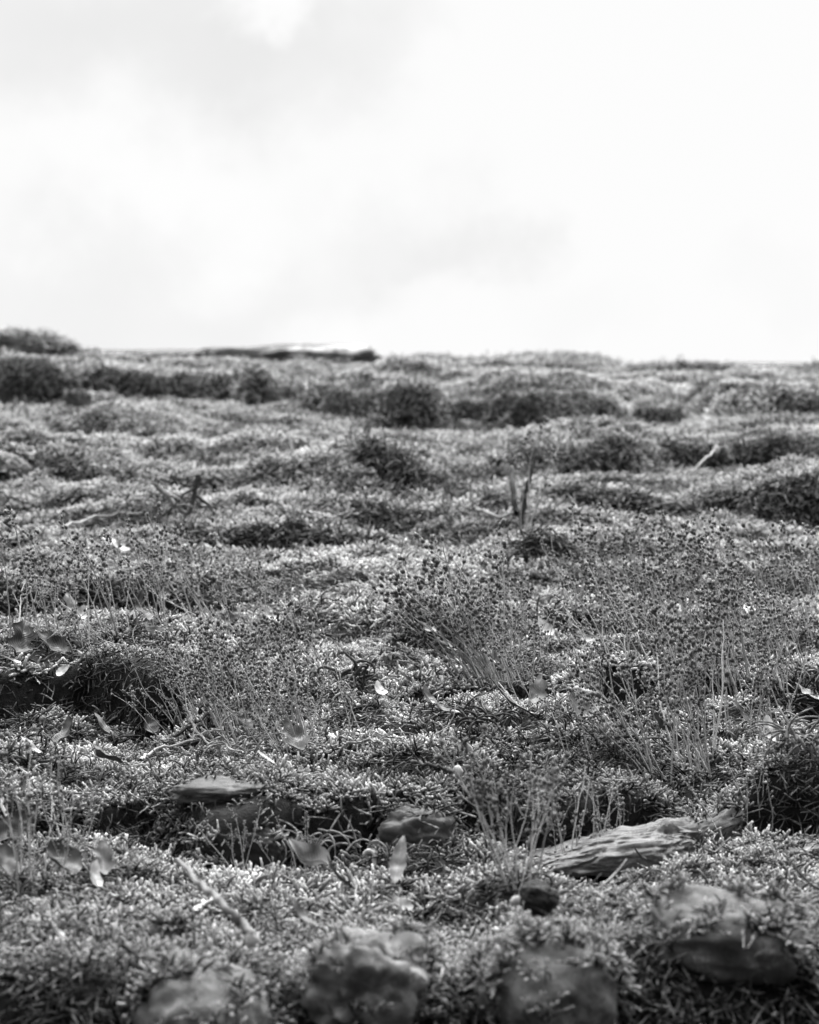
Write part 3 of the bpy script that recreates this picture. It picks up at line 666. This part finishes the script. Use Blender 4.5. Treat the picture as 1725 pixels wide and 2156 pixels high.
HOLLOW = [(520,1800,100,60),(720,1810,95,45),(1230,1765,80,50),(880,1790,60,30),(80,1515,70,30),(330,1500,60,40),(1150,1205,60,16),(20,1790,60,50),(1330,1500,90,30)]
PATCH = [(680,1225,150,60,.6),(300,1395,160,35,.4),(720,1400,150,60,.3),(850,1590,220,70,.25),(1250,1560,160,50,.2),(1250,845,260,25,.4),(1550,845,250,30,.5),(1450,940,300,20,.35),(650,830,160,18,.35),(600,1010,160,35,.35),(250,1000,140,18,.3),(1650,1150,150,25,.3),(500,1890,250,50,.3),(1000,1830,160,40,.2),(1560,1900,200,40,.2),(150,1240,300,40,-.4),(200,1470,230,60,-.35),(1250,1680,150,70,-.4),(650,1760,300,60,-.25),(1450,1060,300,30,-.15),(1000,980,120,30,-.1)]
def scatter():
    # cells of the ground sheet -> area and density
    p = pos.reshape(nr, nc, 3); a = p[:-1, 1:]-p[:-1, :-1]; b = p[1:, :-1]-p[:-1, :-1]
    cr = np.cross(a, b); area = np.linalg.norm(cr, axis=-1); nrm = cr/np.maximum(area[..., None], 1e-12)
    vc = (VVg[:-1, :-1]+VVg[1:, 1:])/2; uc = (U[:-1, :-1]+U[1:, 1:])/2
    dens = np.interp(vc, [.7, 1.0, 2.2, 3.2, 5.4], [17000, 34000, 23000, 18000, 17000])
    side = np.abs(uc)-(.19*vc+.06)
    dens *= np.interp(side, [0, .15, .5, 2.5, 3], [1, .6, .3, .12, 0])
    dens = np.where((vc < .8) | (vc > VR+.18), 0, dens)
    wgt = (dens*area).ravel(); n = int(wgt.sum())
    cell = rng.choice(wgt.size, n, p=wgt/wgt.sum())
    i, j = np.unravel_index(cell, area.shape); s, t = rng.random(n), rng.random(n)
    lerp = lambda G: (G[i, j]*(1-s)*(1-t)+G[i, j+1]*s*(1-t)+G[i+1, j]*(1-s)*t+G[i+1, j+1]*s*t)
    u, v = lerp(U), lerp(VVg); x = np.stack([lerp(p[..., k]) for k in range(3)], -1); nn = nrm[i, j]
    # slope facing the viewer side
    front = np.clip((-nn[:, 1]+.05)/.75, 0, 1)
    steep = 1-np.clip(nn[:, 2], 0, 1)
    keep = np.ones(n, bool)
    for (bu, bv, ru, rv) in BARE:
        q = ((u-bu)/ru)**2+((v-bv)/rv)**2
        keep &= q > .75+.6*fbm(u/.012, v/.012, 31, 2)
    gap = fbm(u/.05, v/.05, 33, 3)
    keep &= ~((front > .45) & (gap > .30-.5*front) & (v < 2.4) & (rng.random(n) < .32))
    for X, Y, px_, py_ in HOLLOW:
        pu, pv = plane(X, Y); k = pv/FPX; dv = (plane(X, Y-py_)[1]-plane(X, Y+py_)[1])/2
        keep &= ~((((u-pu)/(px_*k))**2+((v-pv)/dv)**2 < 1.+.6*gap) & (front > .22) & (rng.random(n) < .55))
    hole = fbm(u/.09, v/.10, 35, 3)
    keep &= ~((hole > .95) & (rng.random(n) < .5))
    u, v, x, nn, front, gap, hole = (q[keep] for q in (u, v, x, nn, front, gap, hole)); n = len(u)
    ex_x, ex_n = [], []
    bpy.context.view_layer.update()
    for o, my in STONES:
        mw = np.array(o.matrix_world); m_ = o.data; m_.calc_loop_triangles()
        co_ = np.empty(len(m_.vertices)*3); m_.vertices.foreach_get('co', co_); lc = co_.reshape(-1, 3); wc = lc@mw[:3, :3].T+mw[:3, 3]
        tr = np.empty(len(m_.loop_triangles)*3, np.int32); m_.loop_triangles.foreach_get('vertices', tr); tr = tr.reshape(-1, 3)
        A_, B_, C_ = wc[tr[:, 0]], wc[tr[:, 1]], wc[tr[:, 2]]; cr_ = np.cross(B_-A_, C_-A_); ar = np.linalg.norm(cr_, axis=1)/2; cr_ = cr_/np.maximum(2*ar[:, None], 1e-12)
        k = int(ar.sum()*np.interp(o.location.y, [1.2, 3], [24000, 12000])); f = rng.choice(len(tr), k, p=ar/ar.sum()); r1, r2 = np.sqrt(rng.random(k)), rng.random(k)
        q = A_[f]*(1-r1)[:, None]+B_[f]*(r1*(1-r2))[:, None]+C_[f]*(r1*r2)[:, None]
        sz = np.ptp(wc[:, 0]); tone_ = fbm(q[:, 0]/(sz*.22), (q[:, 1]+q[:, 2])/(sz*.22), 51, 3)
        edge = np.abs(q[:, 0]-o.location.x)/(sz*.5)
        ok = (cr_[f, 2] > .1) & (tone_+edge*.55 > 1.15-1.5*my)
        ex_x.append(q[ok]); ex_n.append(cr_[f][ok])
    ex_x, ex_n = np.concatenate(ex_x), np.concatenate(ex_n); k = len(ex_x)
    x = np.concatenate([x, ex_x]); nn = np.concatenate([nn, ex_n]); u = np.concatenate([u, ex_x[:, 0]]); v = np.concatenate([v, ex_x[:, 1]*CS+ex_x[:, 2]*SN])
    front = np.concatenate([front, np.full(k, .15)]); n += k
    up = np.array([0, 0, 1.]); d = nn*.75+up*.45+rng.normal(0, .22, (n, 3))
    d[:, 1] -= .25*front; d[:, 0] -= .10
    d /= np.linalg.norm(d, axis=1)[:, None]
    # rotation taking z to d, with a random spin
    spin = rng.random(n)*2*math.pi
    hx = np.stack([np.cos(spin), np.sin(spin), np.zeros(n)], -1)
    ex = hx-d*(hx*d).sum(1)[:, None]; ex /= np.linalg.norm(ex, axis=1)[:, None]; ey = np.cross(d, ex)
    # matrix columns ex ey d -> XYZ euler
    rx = np.arctan2(ey[:, 2], d[:, 2]); ry = np.arcsin(np.clip(-ex[:, 2], -1, 1)); rz = np.arctan2(ex[:, 1], ex[:, 0])
    patch = fbm(u/.16, v/.20, 37, 3); fine = fbm(u/.03, v/.03, 39, 2)
    kind = rng.random(n)
    strg = (front > .35+.25*rng.random(n)) | (kind < .06) | (fbm(u/.07, v/.09, 61, 2) > .62+.3*rng.random(n))
    feat = (patch+.5*rng.normal(0, .5, n) > .05) & ~strg
    ix = np.where(strg, 12+rng.integers(0, 5, n), np.where(feat, 7+rng.integers(0, 5, n), rng.integers(0, 7, n)))
    sc = np.interp(v, [1, 2, 3.2, 5.4], [.68, .82, .98, 1.15])*rng.uniform(.75, 1.25, n)*(1+.14*fine+.20*fbm(u/.10, v/.12, 63, 2))
    tone = np.clip((1.03+.36*patch+.16*fine+.14*rng.normal(0, 1, n))*(1-np.interp(v, [1.1, 1.25, 2, 3], [.3, .58, .58, .45])*front)*np.interp(v, [1.0, 1.25, 1.6, 2.6, 5], [.62, .82, 1.05, 1.2, 1.3]), .12, 1.7)  # fronts darker: dead moss plus shade put into the tone; far lit tops raised
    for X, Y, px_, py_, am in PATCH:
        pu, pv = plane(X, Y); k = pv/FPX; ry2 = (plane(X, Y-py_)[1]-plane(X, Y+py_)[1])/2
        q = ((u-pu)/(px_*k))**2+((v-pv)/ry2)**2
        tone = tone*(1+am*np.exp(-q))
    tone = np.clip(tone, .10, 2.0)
    me = bpy.data.meshes.new('moss'); me.vertices.add(n); me.vertices.foreach_set('co', x.astype(np.float32).ravel())
    at_ = me.attributes.new('rot', 'FLOAT_VECTOR', 'POINT'); at_.data.foreach_set('vector', np.stack([rx, ry, rz], -1).astype(np.float32).ravel())
    at_ = me.attributes.new('sca', 'FLOAT', 'POINT'); at_.data.foreach_set('value', sc.astype(np.float32))
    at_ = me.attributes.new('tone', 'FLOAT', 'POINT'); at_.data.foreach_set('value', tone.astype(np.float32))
    at_ = me.attributes.new('idx', 'INT', 'POINT'); at_.data.foreach_set('value', ix.astype(np.int32))
    me.materials.append(M['moss']); print('moss tufts', n)
    return me
def litter():
    # crumbs, needles and bits of stalk lying loose all over the near moss
    r = random.Random(77); mb = MB(); n = 3200
    vs = np.array([1.02*(2.9/1.02)**r.random() for _ in range(n)]); us = np.array([r.uniform(-.24, .24) for _ in range(n)])*vs
    hs = height(us, vs)
    for u, v, h in zip(us, vs, hs):
        if fbm(u/.09, v/.09, 65, 2) < r.uniform(-.7, .5): continue
        p = P(u, v, h+r.uniform(.004, .011)); a = r.uniform(0, 6.28); sh = r.random()**2
        d = Vector((math.cos(a), math.sin(a), r.gauss(.05, .35))).normalized()
        if r.random() < .6:
            L = r.uniform(.006, .026); w_ = r.uniform(.00025, .0006); k = Vector((r.gauss(0, .3), r.gauss(0, .3), r.gauss(0, .3)))
            mb.tube([p, p+d*L*.4, p+(d+k*.5).normalized()*L*.75, p+(d+k).normalized()*L], [w_, w_*1.1, w_*.9, w_*.5], 4, [sh]*4)
        else:
            L = r.uniform(.0015, .004)
            mb.tube([p, p+d*L*.5, p+d*L], [L*.2, L*.45, L*.25], 5, [sh]*3)
    o = link('litter', mb.mesh('litter', M['litter'])); tag(o, 'crumbs, needles and broken stalks strewn over the near moss', kind='stuff')
M['litter'] = shade_mat('litter', [(0, .02), (.5, .12), (1, .5)], .05, False)
litter()
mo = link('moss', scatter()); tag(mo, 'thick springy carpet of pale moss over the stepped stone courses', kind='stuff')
ng = bpy.data.node_groups.new('moss_scatter', 'GeometryNodeTree')
ng.interface.new_socket('Geometry', in_out='INPUT', socket_type='NodeSocketGeometry'); ng.interface.new_socket('Geometry', in_out='OUTPUT', socket_type='NodeSocketGeometry')
gi, go = ng.nodes.new('NodeGroupInput'), ng.nodes.new('NodeGroupOutput')
ci = ng.nodes.new('GeometryNodeCollectionInfo'); ci.inputs['Collection'].default_value = proto; ci.inputs['Separate Children'].default_value = True; ci.inputs['Reset Children'].default_value = True
ip = ng.nodes.new('GeometryNodeInstanceOnPoints'); ip.inputs['Pick Instance'].default_value = True
def na(nm, ty):
    n = ng.nodes.new('GeometryNodeInputNamedAttribute'); n.data_type = ty; n.inputs['Name'].default_value = nm; return n.outputs['Attribute']
ng.links.new(gi.outputs[0], ip.inputs['Points']); ng.links.new(ci.outputs[0], ip.inputs['Instance'])
ng.links.new(na('idx', 'INT'), ip.inputs['Instance Index']); ng.links.new(na('rot', 'FLOAT_VECTOR'), ip.inputs['Rotation']); ng.links.new(na('sca', 'FLOAT'), ip.inputs['Scale'])
ng.links.new(ip.outputs[0], go.inputs[0])
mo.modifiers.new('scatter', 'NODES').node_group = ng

# ------------------------------------------------------------------ camera
cam = bpy.data.cameras.new('camera'); co = bpy.data.objects.new('camera', cam); COL.objects.link(co)
cam.sensor_fit = 'HORIZONTAL'; cam.sensor_width = 24; cam.lens = 24*FPX/1725
co.location = P(0, 0, HC); co.rotation_euler = (math.pi/2+SLOPE-THETA, 0, 0)
cam.clip_start = .05; cam.clip_end = 500
cam.dof.use_dof = True; cam.dof.focus_distance = 1.62; cam.dof.aperture_fstop = 13.0; cam.dof.aperture_blades = 9
scene.camera = co

# ------------------------------------------------------------------ light
SUN_EL, SUN_AZ = math.radians(60), math.radians(25)      # from beyond the crest, a little to the right
sun = bpy.data.lights.new('sun', 'SUN'); sun.energy = 5.0; sun.angle = math.radians(7)
so = bpy.data.objects.new('sun', sun); COL.objects.link(so)
sd = Vector((math.sin(SUN_AZ)*math.cos(SUN_EL), math.cos(SUN_AZ)*math.cos(SUN_EL), math.sin(SUN_EL)))
so.rotation_euler = sd.to_track_quat('Z', 'Y').to_euler(); so.location = (0, 0, 6)

world = bpy.data.worlds.new('World'); scene.world = world; world.use_nodes = True
t = world.node_tree; bg = t.nodes['Background']; bg.inputs['Strength'].default_value = .1
sky = N(t, 'ShaderNodeTexSky'); sky.sky_type = 'NISHITA'; sky.sun_disc = False; sky.sun_elevation = SUN_EL; sky.sun_rotation = SUN_AZ
bw = N(t, 'ShaderNodeRGBToBW'); t.links.new(sky.outputs[0], bw.inputs[0])
tc = N(t, 'ShaderNodeTexCoord'); D = tc.outputs['Generated']
nz = N(t, 'ShaderNodeTexNoise', Scale=11, Detail=7, Roughness=.58); t.links.new(D, nz.inputs['Vector'])
nv = N(t, 'ShaderNodeVectorMath'); nv.operation = 'MULTIPLY_ADD'; t.links.new(nz.outputs['Color'], nv.inputs[0]); nv.inputs[1].default_value = (.15, .15, .15)
n0 = N(t, 'ShaderNodeVectorMath'); n0.operation = 'SUBTRACT'; t.links.new(D, n0.inputs[0]); n0.inputs[1].default_value = (.075, .075, .075); t.links.new(n0.outputs[0], nv.inputs[2])
def sdir(X, Y):
    x, f, d = ray(X, Y); return (P(x, f, -d)).normalized()
BL = [(-80,90,340,.055),(170,110,360,.055),(420,110,320,.055),(640,90,260,.065),(800,40,170,.035),(0,650,330,.045),(300,650,330,.045),(560,630,200,.035),(880,470,180,.05),(970,520,120,.05),(740,510,200,.025),(1180,640,130,.02),(1620,600,130,.02),(570,-10,120,-.13),(690,660,110,-.04),(250,350,260,-.03)]
flat = N(t, 'ShaderNodeVectorMath'); flat.operation = 'MULTIPLY'; t.links.new(nv.outputs[0], flat.inputs[0]); flat.inputs[1].default_value = (1, 1, 1.6)
acc = None
for X, Y, R, am in BL:
    ds = N(t, 'ShaderNodeVectorMath'); ds.operation = 'DISTANCE'; t.links.new(flat.outputs[0], ds.inputs[0]); ds.inputs[1].default_value = [a*b for a, b in zip(sdir(X, Y), (1, 1, 1.6))]
    mr = N(t, 'ShaderNodeMapRange'); mr.interpolation_type = 'SMOOTHSTEP'; t.links.new(ds.outputs['Value'], mr.inputs['Value'])
    mr.inputs['From Min'].default_value = R/FPX*.35; mr.inputs['From Max'].default_value = R/FPX*1.5; mr.inputs['To Min'].default_value = am; mr.inputs['To Max'].default_value = 0
    acc = mr.outputs[0] if acc is None else math_n(t, 'ADD', acc, mr.outputs[0])
cl = math_n(t, 'MINIMUM', math_n(t, 'SUBTRACT', 1.0, acc), 1.02)
# unseen sky behind the viewer dimmed to keep ledge fronts dark; dimmed low down too
sp = N(t, 'ShaderNodeSeparateXYZ'); t.links.new(D, sp.inputs[0])
back = N(t, 'ShaderNodeMapRange'); back.interpolation_type = 'SMOOTHSTEP'; t.links.new(sp.outputs[1], back.inputs['Value'])
back.inputs['From Min'].default_value = -.7; back.inputs['From Max'].default_value = .55; back.inputs['To Min'].default_value = .21; back.inputs['To Max'].default_value = 1
low = N(t, 'ShaderNodeMapRange'); low.interpolation_type = 'SMOOTHSTEP'; t.links.new(sp.outputs[2], low.inputs['Value'])
low.inputs['From Min'].default_value = -.12; low.inputs['From Max'].default_value = .02; low.inputs['To Min'].default_value = .08; low.inputs['To Max'].default_value = 1
cl = math_n(t, 'MULTIPLY', math_n(t, 'MULTIPLY', cl, back.outputs[0]), low.outputs[0])
zen = N(t, 'ShaderNodeMapRange'); zen.interpolation_type = 'SMOOTHSTEP'; t.links.new(sp.outputs[2], zen.inputs['Value'])   # unseen overhead sky raised far past overcast to light the moss tops
zen.inputs['From Min'].default_value = .36; zen.inputs['From Max'].default_value = .95; zen.inputs['To Min'].default_value = 1; zen.inputs['To Max'].default_value = 10.5
cl = math_n(t, 'MULTIPLY', cl, zen.outputs[0])
mixed = math_n(t, 'ADD', math_n(t, 'MULTIPLY', cl, 9.7), math_n(t, 'MULTIPLY', bw.outputs[0], .02))
t.links.new(mixed, bg.inputs['Color'])

# ------------------------------------------------------------------ render settings
scene.render.engine = 'CYCLES'
scene.view_settings.view_transform = 'Standard'; scene.view_settings.look = 'None'; scene.view_settings.exposure = 0; scene.view_settings.gamma = 1
scene.cycles.use_denoising = True
scene.cycles.max_bounces = 6; scene.cycles.diffuse_bounces = 2; scene.cycles.transmission_bounces = 3
